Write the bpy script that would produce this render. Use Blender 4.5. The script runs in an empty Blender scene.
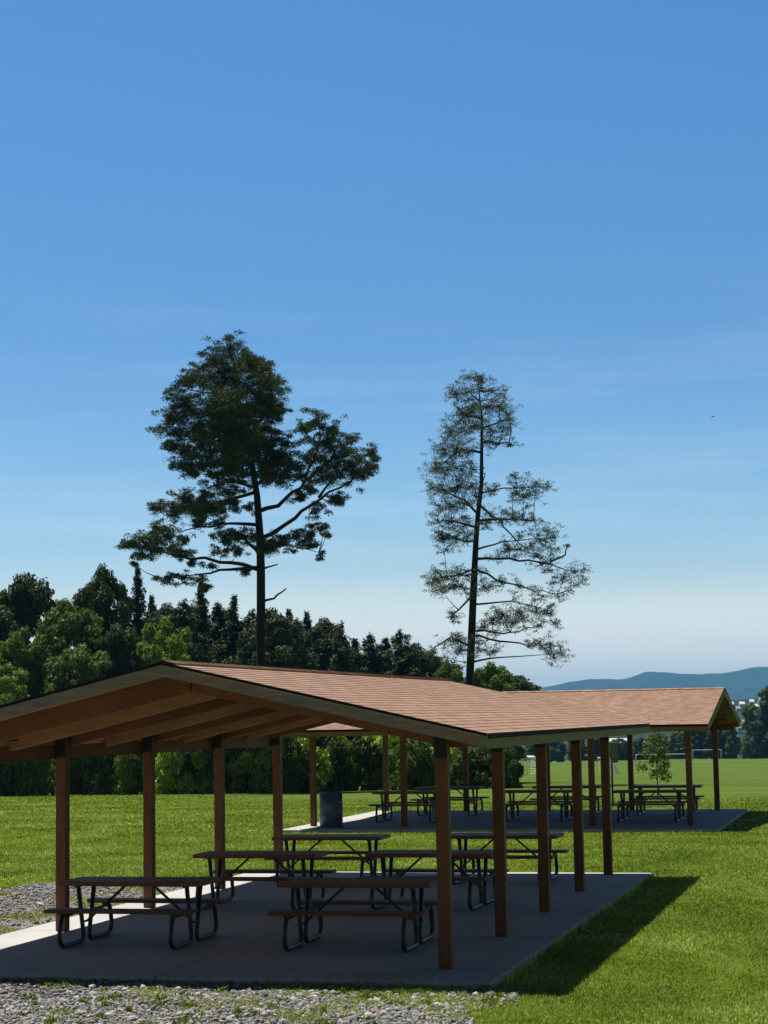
import bpy, math, random
import numpy as np
from mathutils import Matrix, Vector
PI = math.pi
S = bpy.context.scene
COL = S.collection
rnd = random.Random(7)

# ------------------------------------------------------------------ camera
FPX, PIT, ROL, YAW = 1918.65, 0.106445, -0.016955, -0.256763
CAM = np.array([7.652, -20.334, 2.68])
Fv = np.array([math.sin(YAW)*math.cos(PIT), math.cos(YAW)*math.cos(PIT), math.sin(PIT)])
Rv = np.array([math.cos(YAW), -math.sin(YAW), 0.0]); Uv = np.cross(Rv, Fv)
Rc = Rv*math.cos(ROL)+Uv*math.sin(ROL); Uc = -Rv*math.sin(ROL)+Uv*math.cos(ROL)
cd = bpy.data.cameras.new('camera'); cam = bpy.data.objects.new('camera', cd); COL.objects.link(cam)
cam.matrix_world = Matrix([[Rc[i], Uc[i], -Fv[i], CAM[i]] for i in range(3)]+[[0, 0, 0, 1]])
cd.sensor_fit = 'HORIZONTAL'; cd.sensor_width = 36; cd.lens = 36*FPX/768
cd.clip_start = 0.1; cd.clip_end = 20000
S.camera = cam

def ray(u, v): return Fv + Rc*(u-384)/FPX - Uc*(v-512)/FPX
def spot(u, v, D): return CAM + ray(u, v)*D

# ------------------------------------------------------------------ terrain height
TY = [-1e5, 36, 84, 135, 220, 303, 395, 470, 700, 1500, 2600, 1e5]
TZ = [-.075, -.075, -1.3, -2.8, -5.1, -6.7, -7.4, -10, -22, -34, -40, -40]
def zt(x, y): return float(np.interp(y, TY, TZ))
def zn(P): return np.interp(P[:, 1], TY, TZ)-.13*np.clip((P[:, 0]-4.6)/1.2, 0, 1)*np.clip((9-P[:, 0])/2, 0, 1)*np.clip((20-P[:, 1])/5, 0, 1)

# ------------------------------------------------------------------ helpers
def tag(o, label=None, cat=None, group=None, kind=None):
    if label: o['label'] = label
    if cat: o['category'] = cat
    if group: o['group'] = group
    if kind: o['kind'] = kind
    return o
def empty(name, loc=(0, 0, 0), rz=0):
    o = bpy.data.objects.new(name, None); COL.objects.link(o)
    o.location = loc; o.rotation_euler = (0, 0, rz); o.empty_display_size = .3
    return o
def copy_tree(o, parent=None):
    c = o.copy(); COL.objects.link(c); c.parent = parent
    for ch in list(o.children): copy_tree(ch, c)
    return c
def mesh_np(name, V, F, mat, parent=None, smooth=False, loc=(0, 0, 0)):
    """V (n,3), F (m,k) arrays -> one mesh object"""
    V = np.asarray(V, dtype=np.float32); F = np.asarray(F, dtype=np.int32)
    me = bpy.data.meshes.new(name); m, k = F.shape
    me.vertices.add(len(V)); me.vertices.foreach_set('co', V.ravel())
    me.loops.add(m*k); me.loops.foreach_set('vertex_index', F.ravel())
    me.polygons.add(m); me.polygons.foreach_set('loop_start', np.arange(0, m*k, k, dtype=np.int32))
    me.polygons.foreach_set('loop_total', np.full(m, k, dtype=np.int32))
    if smooth: me.polygons.foreach_set('use_smooth', np.ones(m, dtype=bool))
    me.update(calc_edges=True); me.materials.append(mat)
    o = bpy.data.objects.new(name, me); COL.objects.link(o); o.location = loc
    if parent: o.parent = parent
    return o
class MB:
    def __init__(s): s.v = []; s.f = []; s.sm = []
    def quad8(s, c, sm=False):
        n = len(s.v); s.v += [tuple(map(float, p)) for p in c]
        for f in ((0,3,2,1),(4,5,6,7),(0,1,5,4),(1,2,6,5),(2,3,7,6),(3,0,4,7)): s.f.append(tuple(n+i for i in f)); s.sm.append(sm)
    def box(s, x0, x1, y0, y1, z0, z1, ch=0):
        if ch <= 0:
            s.quad8([(x0,y0,z0),(x1,y0,z0),(x1,y1,z0),(x0,y1,z0),(x0,y0,z1),(x1,y0,z1),(x1,y1,z1),(x0,y1,z1)]); return
        # vertical-edge chamfered prism
        c = ch; P = [(x0+c,y0),(x1-c,y0),(x1,y0+c),(x1,y1-c),(x1-c,y1),(x0+c,y1),(x0,y1-c),(x0,y0+c)]
        s.prism([(x,y,z0) for x,y in P], (0,0,z1-z0))
    def prism(s, poly, ext):
        n = len(s.v); k = len(poly)
        s.v += [tuple(map(float, p)) for p in poly]; s.v += [tuple(float(p[i]+ext[i]) for i in range(3)) for p in poly]
        s.f.append(tuple(range(n+k-1, n-1, -1))); s.sm.append(False)
        s.f.append(tuple(range(n+k, n+2*k))); s.sm.append(False)
        for i in range(k):
            j = (i+1) % k; s.f.append((n+i, n+j, n+k+j, n+k+i)); s.sm.append(False)
    def tube(s, pts, r, seg=8, caps=True):
        pts = [np.array(p, float) for p in pts]; m = len(pts)
        rs = r if hasattr(r, '__len__') else [r]*m
        n0 = len(s.v); up = None
        for i, p in enumerate(pts):
            t = pts[min(i+1, m-1)]-pts[max(i-1, 0)]; t = t/(np.linalg.norm(t)+1e-9)
            if up is None:
                a = np.array([0, 0, 1.]) if abs(t[2]) < .9 else np.array([1., 0, 0])
                up = np.cross(t, a)
            up = up - t*(up@t); up /= np.linalg.norm(up)+1e-9; b = np.cross(t, up)
            for k in range(seg):
                a = 2*PI*k/seg; s.v.append(tuple(p+rs[i]*(up*math.cos(a)+b*math.sin(a))))
        for i in range(m-1):
            for k in range(seg):
                a = n0+i*seg+k; b2 = n0+i*seg+(k+1) % seg
                s.f.append((a, b2, b2+seg, a+seg)); s.sm.append(True)
        if caps:
            s.f.append(tuple(n0+k for k in range(seg-1, -1, -1))); s.sm.append(False)
            s.f.append(tuple(n0+(m-1)*seg+k for k in range(seg))); s.sm.append(False)
    def build(s, name, mat, parent=None, bevel=0):
        me = bpy.data.meshes.new(name); me.from_pydata(s.v, [], s.f)
        me.polygons.foreach_set('use_smooth', s.sm); me.update(); me.materials.append(mat)
        o = bpy.data.objects.new(name, me); COL.objects.link(o)
        if parent: o.parent = parent
        if bevel:
            b = o.modifiers.new('bevel', 'BEVEL'); b.width = bevel; b.segments = 1; b.limit_method = 'ANGLE'
        return o
def bend(pts, r=.06, n=4):
    """round the corners of a polyline"""
    out = [np.array(pts[0], float)]
    for i in range(1, len(pts)-1):
        p = np.array(pts[i], float); a = np.array(pts[i-1], float)-p; b = np.array(pts[i+1], float)-p
        la, lb = np.linalg.norm(a), np.linalg.norm(b); rr = min(r, la*.45, lb*.45)
        A = p+a/la*rr; B = p+b/lb*rr
        for k in range(n+1):
            t = k/n; out.append((1-t)**2*A+2*t*(1-t)*p+t*t*B)
    out.append(np.array(pts[-1], float)); return out

# ------------------------------------------------------------------ materials
def newmat(name):
    m = bpy.data.materials.new(name); m.use_nodes = True; nt = m.node_tree; nt.nodes.clear()
    out = nt.nodes.new('ShaderNodeOutputMaterial'); b = nt.nodes.new('ShaderNodeBsdfPrincipled')
    nt.links.new(b.outputs[0], out.inputs[0]); return m, nt, b, out
def N(nt, t, **kw):
    n = nt.nodes.new(t)
    for k, v in kw.items():
        if k.startswith('_'): setattr(n, k[1:], v)
        else: n.inputs[k.replace('__', ' ')].default_value = v
    return n
def coords(nt, scale=(1, 1, 1), kind='Object'):
    tc = nt.nodes.new('ShaderNodeTexCoord'); mp = nt.nodes.new('ShaderNodeMapping'); mp.inputs['Scale'].default_value = scale
    nt.links.new(tc.outputs[kind], mp.inputs[0]); return mp.outputs[0]
def ramp(nt, src, stops):
    r = nt.nodes.new('ShaderNodeValToRGB'); e = r.color_ramp.elements
    while len(e) < len(stops): e.new(.5)
    for i, (p, c) in enumerate(stops):
        e[i].position = p; e[i].color = (c[0], c[1], c[2], 1)
    nt.links.new(src, r.inputs[0]); return r.outputs[0]
def mixc(nt, fac, a, b, mode='MIX'):
    m = nt.nodes.new('ShaderNodeMix'); m.data_type = 'RGBA'; m.blend_type = mode
    for sock, v in ((m.inputs[0], fac), (m.inputs[6], a), (m.inputs[7], b)):
        if isinstance(v, (int, float)): sock.default_value = v
        elif isinstance(v, tuple): sock.default_value = (*v[:3], 1)
        else: nt.links.new(v, sock)
    return m.outputs[2]
def noise(nt, vec, scale, detail=4, rough=.55, out=0):
    n = N(nt, 'ShaderNodeTexNoise', Scale=scale, Detail=detail, Roughness=rough); nt.links.new(vec, n.inputs['Vector']); return n.outputs[out]
def bump(nt, b, h, strength=.4, dist=.02):
    n = N(nt, 'ShaderNodeBump', Strength=strength, Distance=dist); nt.links.new(h, n.inputs['Height']); nt.links.new(n.outputs[0], b.inputs['Normal'])

def wood(name, c1, c2, stretch=(14, 14, 1.2), rough=.65, grey=None):
    m, nt, b, o = newmat(name); v = coords(nt, stretch)
    n1 = noise(nt, v, 3, 6, .65); col = ramp(nt, n1, [(.3, c1), (.7, c2)])
    v2 = coords(nt, (1, 1, 1)); n2 = noise(nt, v2, 1.7, 4)
    col = mixc(nt, ramp(nt, n2, [(.35, (0, 0, 0)), (.75, (.6, .6, .6))]), col, grey or tuple(x*.6 for x in c1))
    nt.links.new(col, b.inputs['Base Color']); b.inputs['Roughness'].default_value = rough
    bump(nt, b, n1, .25, .004); return m
M = {}
M['post'] = wood('post_wood', (.11, .037, .010), (.25, .086, .021))
M['beam'] = wood('beam_wood', (.15, .050, .014), (.25, .085, .024), (1.2, 1.2, 14))
M['rafter_light'] = wood('light_rafter_wood', (.33, .16, .062), (.46, .25, .11), (1.2, 1.2, 14))
M['deck'] = wood('deck_wood', (.50, .31, .15), (.66, .45, .24), (9, 1, 9), .7, (.42, .25, .12))
M['fascia'] = wood('fascia_wood', (.12, .125, .12), (.30, .265, .21), (1.0, 2, 7), .8, (.36, .19, .10))
M['fascia_green'] = wood('eave_wood', (.19, .165, .06), (.30, .25, .10), (1, 1, 14), .8, (.17, .12, .05))
M['fascia_brown'] = wood('far_eave_wood', (.24, .13, .06), (.34, .19, .09), (1, 1, 14), .75)
M['table'] = wood('table_wood', (.13, .038, .012), (.25, .082, .026), (1.5, 16, 16), .55)
def plain(name, c, rough=.5, metal=0, nscale=8, var=.25):
    m, nt, b, o = newmat(name); v = coords(nt); n = noise(nt, v, nscale, 5)
    nt.links.new(ramp(nt, n, [(.3, tuple(x*(1-var) for x in c)), (.7, tuple(min(1, x*(1+var)) for x in c))]), b.inputs['Base Color'])
    b.inputs['Roughness'].default_value = rough; b.inputs['Metallic'].default_value = metal; return m
M['steel'] = plain('black_steel', (.008, .008, .009), .7)
M['green_steel'] = plain('dark_green_steel', (.018, .030, .024), .4)
M['can'] = plain('bin_steel', (.06, .09, .145), .4)
M['white'] = plain('white_paint', (.78, .78, .76), .5, var=.06)
M['roofgrey'] = plain('grey_roof', (.22, .25, .30), .6)
M['roofpale'] = plain('pale_roof', (.62, .64, .67), .5, var=.1)
M['wallpale'] = plain('pale_wall', (.5, .48, .43), .8)
M['window'] = plain('window_glass', (.03, .04, .05), .1)
M['sign'] = plain('sign_grey', (.16, .18, .17), .5)
M['bird'] = plain('bird_feather', (.02, .02, .02), .7)
M['edge'] = plain('drip_edge', (.008, .007, .006), .95)

# concrete
m, nt, b, o = newmat('concrete'); v = coords(nt)
n1 = noise(nt, v, .9, 5); n2 = noise(nt, v, 30, 4)
c = mixc(nt, .35, ramp(nt, n1, [(.3, (.42, .41, .385)), (.7, (.54, .53, .505))]), ramp(nt, n2, [(.35, (.38, .37, .35)), (.65, (.60, .59, .57))]))
v3 = noise(nt, v, 2.6, 6, .7); c = mixc(nt, ramp(nt, v3, [(.56, (0, 0, 0)), (.7, (.35, .35, .35))]), c, (.33, .31, .28))
jb = N(nt, 'ShaderNodeTexBrick', Scale=1.0); jb.offset = 0; jb.inputs['Brick Width'].default_value = 3.66; jb.inputs['Row Height'].default_value = 3.02; jb.inputs['Mortar Size'].default_value = .009; jb.inputs['Mortar Smooth'].default_value = .2
nt.links.new(v, jb.inputs['Vector']); c = mixc(nt, jb.outputs['Fac'], c, (.12, .11, .10))
v4 = noise(nt, v, .55, 7, .75); c = mixc(nt, ramp(nt, v4, [(.5, (0, 0, 0)), (.72, (.5, .5, .5))]), c, (.27, .25, .22))
nt.links.new(c, b.inputs['Base Color']); b.inputs['Roughness'].default_value = .85; bump(nt, b, n2, .2, .004); M['concrete'] = m

# shingles : staggered tabs, object space (x = across slope, y = along ridge)
m, nt, b, o = newmat('asphalt_shingle')
tc = nt.nodes.new('ShaderNodeTexCoord'); sx = nt.nodes.new('ShaderNodeSeparateXYZ'); nt.links.new(tc.outputs['Object'], sx.inputs[0])
ab = N(nt, 'ShaderNodeMath', _operation='ABSOLUTE'); nt.links.new(sx.outputs[0], ab.inputs[0])
cb = nt.nodes.new('ShaderNodeCombineXYZ'); nt.links.new(sx.outputs[1], cb.inputs[0]); nt.links.new(ab.outputs[0], cb.inputs[1])
bk = N(nt, 'ShaderNodeTexBrick', Scale=1.0); bk.offset = .37; bk.offset_frequency = 2; bk.squash = 1.0; bk.squash_frequency = 3
bk.inputs['Brick Width'].default_value = .155; bk.inputs['Row Height'].default_value = .1395; bk.inputs['Mortar Size'].default_value = .007
bk.inputs['Color1'].default_value = (0, 0, 0, 1); bk.inputs['Color2'].default_value = (1, 1, 1, 1); bk.inputs['Mortar'].default_value = (.3, .3, .3, 1)
nt.links.new(cb.outputs[0], bk.inputs['Vector'])
base = ramp(nt, bk.outputs['Color'], [(0, (.15, .085, .052)), (.3, (.25, .142, .09)), (.65, (.34, .195, .125)), (1, (.47, .31, .22))])
v = coords(nt); n1 = noise(nt, v, 160, 3, .7); n2 = noise(nt, v, .8, 5)
base = mixc(nt, .48, base, ramp(nt, n1, [(.3, (.13, .07, .045)), (.5, (.34, .20, .135)), (.7, (.58, .42, .32))]))
base = mixc(nt, ramp(nt, n2, [(.4, (0, 0, 0)), (.75, (.35, .35, .35))]), base, (.24, .145, .095))
nt.links.new(base, b.inputs['Base Color']); b.inputs['Roughness'].default_value = .9; bump(nt, b, n1, .5, .006); M['shingle'] = m

# lawn
m, nt, b, o = newmat('lawn'); v = coords(nt)
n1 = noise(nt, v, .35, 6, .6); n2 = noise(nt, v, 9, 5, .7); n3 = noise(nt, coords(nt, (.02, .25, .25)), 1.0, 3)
c = ramp(nt, n1, [(.3, (.095, .15, .016)), (.5, (.125, .18, .022)), (.7, (.165, .22, .035))])
c = mixc(nt, .55, c, ramp(nt, n2, [(.3, (.050, .085, .006)), (.55, (.10, .15, .010)), (.75, (.17, .21, .025))]))
c = mixc(nt, ramp(nt, n3, [(.4, (0, 0, 0)), (.6, (.6, .6, .6))]), c, (.055, .10, .012))  # mowing bands, darkened further to stand in for tree shade on the lawn
nt.links.new(c, b.inputs['Base Color']); b.inputs['Roughness'].default_value = .95; b.inputs['Specular IOR Level'].default_value = .1
bump(nt, b, n2, .9, .05); M['lawn'] = m

# gravel bed
m, nt, b, o = newmat('gravel_bed'); v = coords(nt)
vo = N(nt, 'ShaderNodeTexVoronoi', Scale=26.0); nt.links.new(v, vo.inputs['Vector'])
sp = nt.nodes.new('ShaderNodeSeparateColor'); nt.links.new(vo.outputs['Color'], sp.inputs[0])
c = ramp(nt, sp.outputs[0], [(0, (.11, .10, .09)), (.5, (.21, .20, .18)), (1, (.34, .33, .30))])
n1 = noise(nt, v, 2.2, 5, .6); c = mixc(nt, ramp(nt, n1, [(.5, (0, 0, 0)), (.62, (.7, .7, .7))]), c, (.15, .14, .11))
nt.links.new(c, b.inputs['Base Color']); b.inputs['Roughness'].default_value = .95; bump(nt, b, vo.outputs['Distance'], 1, .04); M['gravel'] = m
# stones
m, nt, b, o = newmat('crushed_stone'); g = nt.nodes.new('ShaderNodeNewGeometry')
c = ramp(nt, g.outputs['Random Per Island'], [(0, (.07, .07, .07)), (.35, (.17, .168, .165)), (.65, (.27, .265, .26)), (.87, (.42, .41, .39)), (.97, (.66, .65, .62)), (1, (.30, .17, .13))])
c = mixc(nt, .3, c, ramp(nt, noise(nt, coords(nt), 60, 4), [(.3, (.1, .1, .1)), (.7, (.45, .45, .44))]))
nt.links.new(c, b.inputs['Base Color']); b.inputs['Roughness'].default_value = .85; M['stone'] = m

def leafmat(name, stops, trans=.35, nscale=.6, spec=.3, rough=.55, wr=.55, wn=.45, off=0):
    m, nt, b, o = newmat(name); g = nt.nodes.new('ShaderNodeNewGeometry')
    n = noise(nt, coords(nt), nscale, 3)
    ad = N(nt, 'ShaderNodeMath', _operation='MULTIPLY_ADD'); nt.links.new(g.outputs['Random Per Island'], ad.inputs[0]); ad.inputs[1].default_value = wr
    sc = N(nt, 'ShaderNodeMath', _operation='MULTIPLY'); nt.links.new(n, sc.inputs[0]); sc.inputs[1].default_value = wn; of = N(nt, 'ShaderNodeMath', _operation='ADD'); of.inputs[1].default_value = off; nt.links.new(sc.outputs[0], of.inputs[0]); nt.links.new(of.outputs[0], ad.inputs[2])
    c = ramp(nt, ad.outputs[0], stops)
    nt.links.new(c, b.inputs['Base Color']); b.inputs['Roughness'].default_value = rough; b.inputs['Specular IOR Level'].default_value = spec
    t = nt.nodes.new('ShaderNodeBsdfTranslucent'); nt.links.new(mixc(nt, 1, c, (1.0, 1.15, .45), 'MULTIPLY'), t.inputs[0])
    mx = nt.nodes.new('ShaderNodeMixShader'); mx.inputs[0].default_value = trans
    nt.links.new(b.outputs[0], mx.inputs[1]); nt.links.new(t.outputs[0], mx.inputs[2]); nt.links.new(mx.outputs[0], o.inputs[0]); return m
M['leaf_dark'] = leafmat('leaf_dark', [(.1, (.020, .036, .009)), (.5, (.050, .084, .018)), (.9, (.13, .175, .04))], .28)
M['leaf_mid'] = leafmat('leaf_mid', [(.1, (.04, .075, .010)), (.5, (.11, .17, .025)), (.9, (.26, .33, .07))], .36)
M['leaf_bright'] = leafmat('leaf_bright', [(.1, (.06, .11, .012)), (.5, (.18, .26, .03)), (.9, (.36, .42, .07))], .4)
M['leaf_shrub'] = leafmat('leaf_shrub', [(.1, (.04, .08, .010)), (.35, (.16, .25, .028)), (.6, (.42, .52, .08)), (1, (.78, .82, .36))], .55, .9, .5, .4)
M['needle'] = leafmat('pine_needle', [(.1, (.022, .036, .013)), (.5, (.052, .074, .020)), (.9, (.16, .18, .035))], .2, .8, .12)
M['needle_far'] = leafmat('spruce_needle', [(.1, (.025, .042, .018)), (.5, (.062, .088, .032)), (.9, (.13, .155, .055))], .10, .4, .08)
M['needle_grey'] = leafmat('sparse_needle', [(.1, (.045, .056, .042)), (.5, (.11, .13, .09)), (.9, (.22, .23, .15))], .25, .8, .15)
M['grass'] = leafmat('grass_blade', [(.1, (.12, .18, .026)), (.45, (.32, .39, .065)), (.72, (.53, .56, .16)), (.88, (.85, .83, .45)), (1, (.95, .94, .7))], .42, .45, .25, .6, .6, 1.1, -.35)
M['weed'] = leafmat('weed_leaf', [(.1, (.08, .13, .015)), (.5, (.15, .21, .025)), (.9, (.26, .30, .06))], .35, 1.5)
M['bark'] = plain('bark', (.050, .038, .030), .9, 0, 5, .5)
M['bark_dark'] = plain('pine_bark', (.018, .013, .011), .9, 0, 4, .5)

# ------------------------------------------------------------------ world and sun
SUNV = Vector((-.80, .47, 2.45)).normalized()
el = math.asin(SUNV.z); az = math.atan2(SUNV.x, SUNV.y)
w = bpy.data.worlds.new('World'); S.world = w; w.use_nodes = True; nt = w.node_tree; nt.nodes.clear()
wo = nt.nodes.new('ShaderNodeOutputWorld'); bg = nt.nodes.new('ShaderNodeBackground')
sk = nt.nodes.new('ShaderNodeTexSky'); sk.sky_type = 'NISHITA'; sk.sun_disc = False
sk.sun_elevation = el; sk.sun_rotation = az; sk.air_density = 1.0; sk.dust_density = .3; sk.ozone_density = 2.2; sk.altitude = 100
hs = N(nt, 'ShaderNodeHueSaturation', Saturation=1.12); nt.links.new(sk.outputs[0], hs.inputs['Color'])
tc = nt.nodes.new('ShaderNodeTexCoord')
mp = nt.nodes.new('ShaderNodeMapping'); mp.inputs['Scale'].default_value = (3, 3, 22); nt.links.new(tc.outputs['Generated'], mp.inputs[0])
cl = N(nt, 'ShaderNodeTexNoise', Scale=1.3, Detail=7, Roughness=.6); nt.links.new(mp.outputs[0], cl.inputs['Vector'])
sz = nt.nodes.new('ShaderNodeSeparateXYZ'); nt.links.new(tc.outputs['Generated'], sz.inputs[0])
hb = N(nt, 'ShaderNodeMapRange'); nt.links.new(sz.outputs[2], hb.inputs[0])
hb.inputs[1].default_value = .045; hb.inputs[2].default_value = .075; hb.inputs[3].default_value = 1; hb.inputs[4].default_value = 0
cr = ramp(nt, cl.outputs[0], [(.30, (.55, .55, .55)), (.55, (.95, .95, .95))])
hb2 = N(nt, 'ShaderNodeMapRange'); nt.links.new(sz.outputs[2], hb2.inputs[0]); hb2.inputs[1].default_value = .06; hb2.inputs[2].default_value = .24; hb2.inputs[3].default_value = 1; hb2.inputs[4].default_value = 0
mu = N(nt, 'ShaderNodeMath', _operation='MULTIPLY'); nt.links.new(cr, mu.inputs[0]); nt.links.new(hb.outputs[0], mu.inputs[1])
SKYG = [(0, (1.0, .98, .86)), (.035, (.97, .96, .87)), (.07, (.78, .84, .90)), (.112, (.64, .78, .88)), (.195, (.46, .68, .82)), (.37, (.48, .74, .92)), (.45, (.27, .40, .50)), (.58, (.12, .17, .2)), (.8, (.06, .08, .1)), (1, (.05, .06, .08))]  # upper stops: sky above the frame dimmed to deepen the shade
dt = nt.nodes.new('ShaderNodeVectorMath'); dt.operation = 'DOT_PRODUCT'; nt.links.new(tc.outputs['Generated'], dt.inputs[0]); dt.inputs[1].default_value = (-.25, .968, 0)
az_ = N(nt, 'ShaderNodeMapRange'); nt.links.new(dt.outputs['Value'], az_.inputs[0]); az_.inputs[1].default_value = -.3; az_.inputs[2].default_value = .8; az_.inputs[3].default_value = .22; az_.inputs[4].default_value = 1  # unseen sky behind the camera dimmed so shade renders deeper
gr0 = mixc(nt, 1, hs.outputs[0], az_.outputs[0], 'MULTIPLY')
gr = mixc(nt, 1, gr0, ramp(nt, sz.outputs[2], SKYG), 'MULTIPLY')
skyc = mixc(nt, mu.outputs[0], gr, (6.5, 7.0, 6.8))
mp2 = nt.nodes.new('ShaderNodeMapping'); mp2.inputs['Scale'].default_value = (2.2, 2.2, 30); mp2.inputs['Location'].default_value = (3, 1, 2); nt.links.new(tc.outputs['Generated'], mp2.inputs[0])
wi = ramp(nt, noise(nt, mp2.outputs[0], 1.6, 7, .62), [(.48, (0, 0, 0)), (.72, (.26, .26, .26))])
mu2 = N(nt, 'ShaderNodeMath', _operation='MULTIPLY'); nt.links.new(wi, mu2.inputs[0]); nt.links.new(hb2.outputs[0], mu2.inputs[1])
skyc = mixc(nt, mu2.outputs[0], skyc, (6.2, 7.1, 7.6))
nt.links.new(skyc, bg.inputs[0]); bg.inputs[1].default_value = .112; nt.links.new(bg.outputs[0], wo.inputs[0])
sd = bpy.data.lights.new('sun', 'SUN'); sd.energy = 5.0; sd.angle = math.radians(.53); sd.color = (1, .95, .87)
so = bpy.data.objects.new('sun', sd); COL.objects.link(so); so.rotation_euler = SUNV.to_track_quat('Z', 'Y').to_euler(); so.location = (-20, 20, 60)
S.view_settings.view_transform = 'Standard'; S.view_settings.look = 'None'; S.view_settings.gamma = 1; S.view_settings.exposure = 0.27
S.render.engine = 'CYCLES'; S.cycles.max_bounces = 6; S.cycles.transparent_max_bounces = 4; S.cycles.volume_bounces = 0
S.cycles.use_denoising = True

# ------------------------------------------------------------------ ground
def lin(a, b, n): return np.linspace(a, b, n)
gx = np.concatenate([-np.geomspace(30, 7000, 40)[::-1], lin(-28, 28, 113), np.geomspace(30, 7000, 40)])
gy = np.concatenate([-np.geomspace(25, 3000, 20)[::-1], lin(-24, 120, 120), np.geomspace(122, 9000, 90)])
X, Y = np.meshgrid(gx, gy); Z = np.interp(Y, TY, TZ)
far = np.clip((Y-40)/60, 0, 1)
Z += -.13*np.clip((X-4.6)/1.2, 0, 1)*np.clip((9-X)/2, 0, 1)*np.clip((20-Y)/5, 0, 1)
Z += far*(.25*np.sin(X*.05+Y*.021)+.15*np.sin(X*.13-Y*.06))
V = np.stack([X, Y, Z], -1).reshape(-1, 3); ny, nx = X.shape
I = np.arange(ny*nx).reshape(ny, nx); F = np.stack([I[:-1, :-1], I[:-1, 1:], I[1:, 1:], I[1:, :-1]], -1).reshape(-1, 4)
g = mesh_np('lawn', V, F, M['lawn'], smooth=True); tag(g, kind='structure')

# gravel sheet with an irregular edge
def outline(pts, step=.12, amp=.13, seed=1):
    r = random.Random(seed); out = []
    for i in range(len(pts)):
        a = np.array(pts[i]); b = np.array(pts[(i+1) % len(pts)]); L = np.linalg.norm(b-a); n = max(1, int(L/step))
        nn = np.array([-(b-a)[1], (b-a)[0]])/L
        for k in range(n):
            p = a+(b-a)*k/n; d = amp*(math.sin(p[0]*3.1+p[1]*2.3+seed)+.6*math.sin(p[0]*7.7-p[1]*6.1))+r.uniform(-.04, .04)
            out.append(p+nn*d)
    return out
GRP = [(-9.5, -8), (3.6, -8), (3.7, -3.4), (4.0, -1.7), (3.85, -.75), (3.3, -.6), (-3.2, -.6), (-3.2, 10.9), (-4.6, 11.3), (-6.2, 11.4), (-6.9, 9.8), (-7.4, 6), (-9.5, 3)]
ol = outline(GRP); mb = MB(); n = len(ol)
me = bpy.data.meshes.new('gravel_path'); me.from_pydata([(p[0], p[1], -.070) for p in ol], [], [tuple(range(n))]); me.materials.append(M['gravel'])
gp = bpy.data.objects.new('gravel_path', me); COL.objects.link(gp); tag(gp, kind='structure')
poly = np.array(ol)
def inside(P, poly=poly):
    x, y = P[:, 0], P[:, 1]; c = np.zeros(len(P), bool); j = len(poly)-1
    for i in range(len(poly)):
        xi, yi = poly[i]; xj, yj = poly[j]
        t = ((yi > y) != (yj > y)) & (x < (xj-xi)*(y-yi)/(yj-yi+1e-12)+xi); c ^= t; j = i
    return c

# slabs
SLAB1 = (-3.5, 3.6, -1.02, 12.45); SLAB2 = (-6.9, 3.65, 24.6, 33.7)
for (x0, x1, y0, y1) in (SLAB1, SLAB2):
    mb = MB(); nj = 3; yy = np.linspace(y0, y1, nj+1) if y1-y0 > x1-x0 else None
    mb.box(x0, x1, y0, y1, -.16, 0)
    o = mb.build('concrete_pad', M['concrete'], bevel=.012); tag(o, kind='structure')

# ------------------------------------------------------------------ stones, weeds, grass
rs = np.random.RandomState(3)
ico = None
def icosa():
    t = (1+5**.5)/2
    v = np.array([(-1,t,0),(1,t,0),(-1,-t,0),(1,-t,0),(0,-1,t),(0,1,t),(0,-1,-t),(0,1,-t),(t,0,-1),(t,0,1),(-t,0,-1),(-t,0,1)], float); v /= np.linalg.norm(v[0])
    f = np.array([(0,11,5),(0,5,1),(0,1,7),(0,7,10),(0,10,11),(1,5,9),(5,11,4),(11,10,2),(10,7,6),(7,1,8),(3,9,4),(3,4,2),(3,2,6),(3,6,8),(3,8,9),(4,9,5),(2,4,11),(6,2,10),(8,6,7),(9,8,1)])
    return v, f
def vis(P, pad=30):
    d = P-CAM; z = d@Fv; u = 384+FPX*(d@Rc)/z; v = 512-FPX*(d@Uc)/z
    return (z > 1) & (u > -pad) & (u < 768+pad) & (v < 1024+pad+20)
def stones(P, size):
    n = len(P); v, f = icosa()
    sc = size[:, None]*rs.uniform(.55, 1.25, (n, 3))*np.array([1, 1, .72])
    j = rs.uniform(.6, 1.3, (n, 12, 1)); VV = v[None]*j*sc[:, None, :]
    a = rs.uniform(0, 2*PI, n); c, s = np.cos(a), np.sin(a)
    x = VV[..., 0]*c[:, None]-VV[..., 1]*s[:, None]; y = VV[..., 0]*s[:, None]+VV[..., 1]*c[:, None]
    tilt = rs.uniform(-.8, .8, n)[:, None]; z = VV[..., 2]+tilt*x*.6
    VV = np.stack([x, y, z], -1)+P[:, None, :]
    FF = f[None]+np.arange(n)[:, None, None]*12
    return VV.reshape(-1, 3), FF.reshape(-1, 3)
def clumpn(P, s=1.0, seed=0):
    x, y = P[:, 0]*s, P[:, 1]*s
    return (np.sin(x*1.7+y*2.9+seed)+np.sin(x*3.9-y*1.3+2*seed)+np.sin(x*6.1+y*5.2+seed*3)*.7+np.sin(-x*9.7+y*11.3)*.5)/3.2
P = np.stack([rs.uniform(-3.6, 4.3, 44000), rs.uniform(-5, -.98, 44000), np.full(44000, -.056)], 1)
P2 = np.stack([rs.uniform(-8.5, -3.5, 16000), rs.uniform(-1, 11.6, 16000), np.full(16000, -.056)], 1)
P = np.concatenate([P, P2]); P = P[inside(P) & vis(P) & (P[:, 0] < 4.4)]
k = clumpn(P, .9, 1.3); P = P[(k < .25) & (rs.rand(len(P)) < .8) | (rs.rand(len(P)) < .3)]
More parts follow.
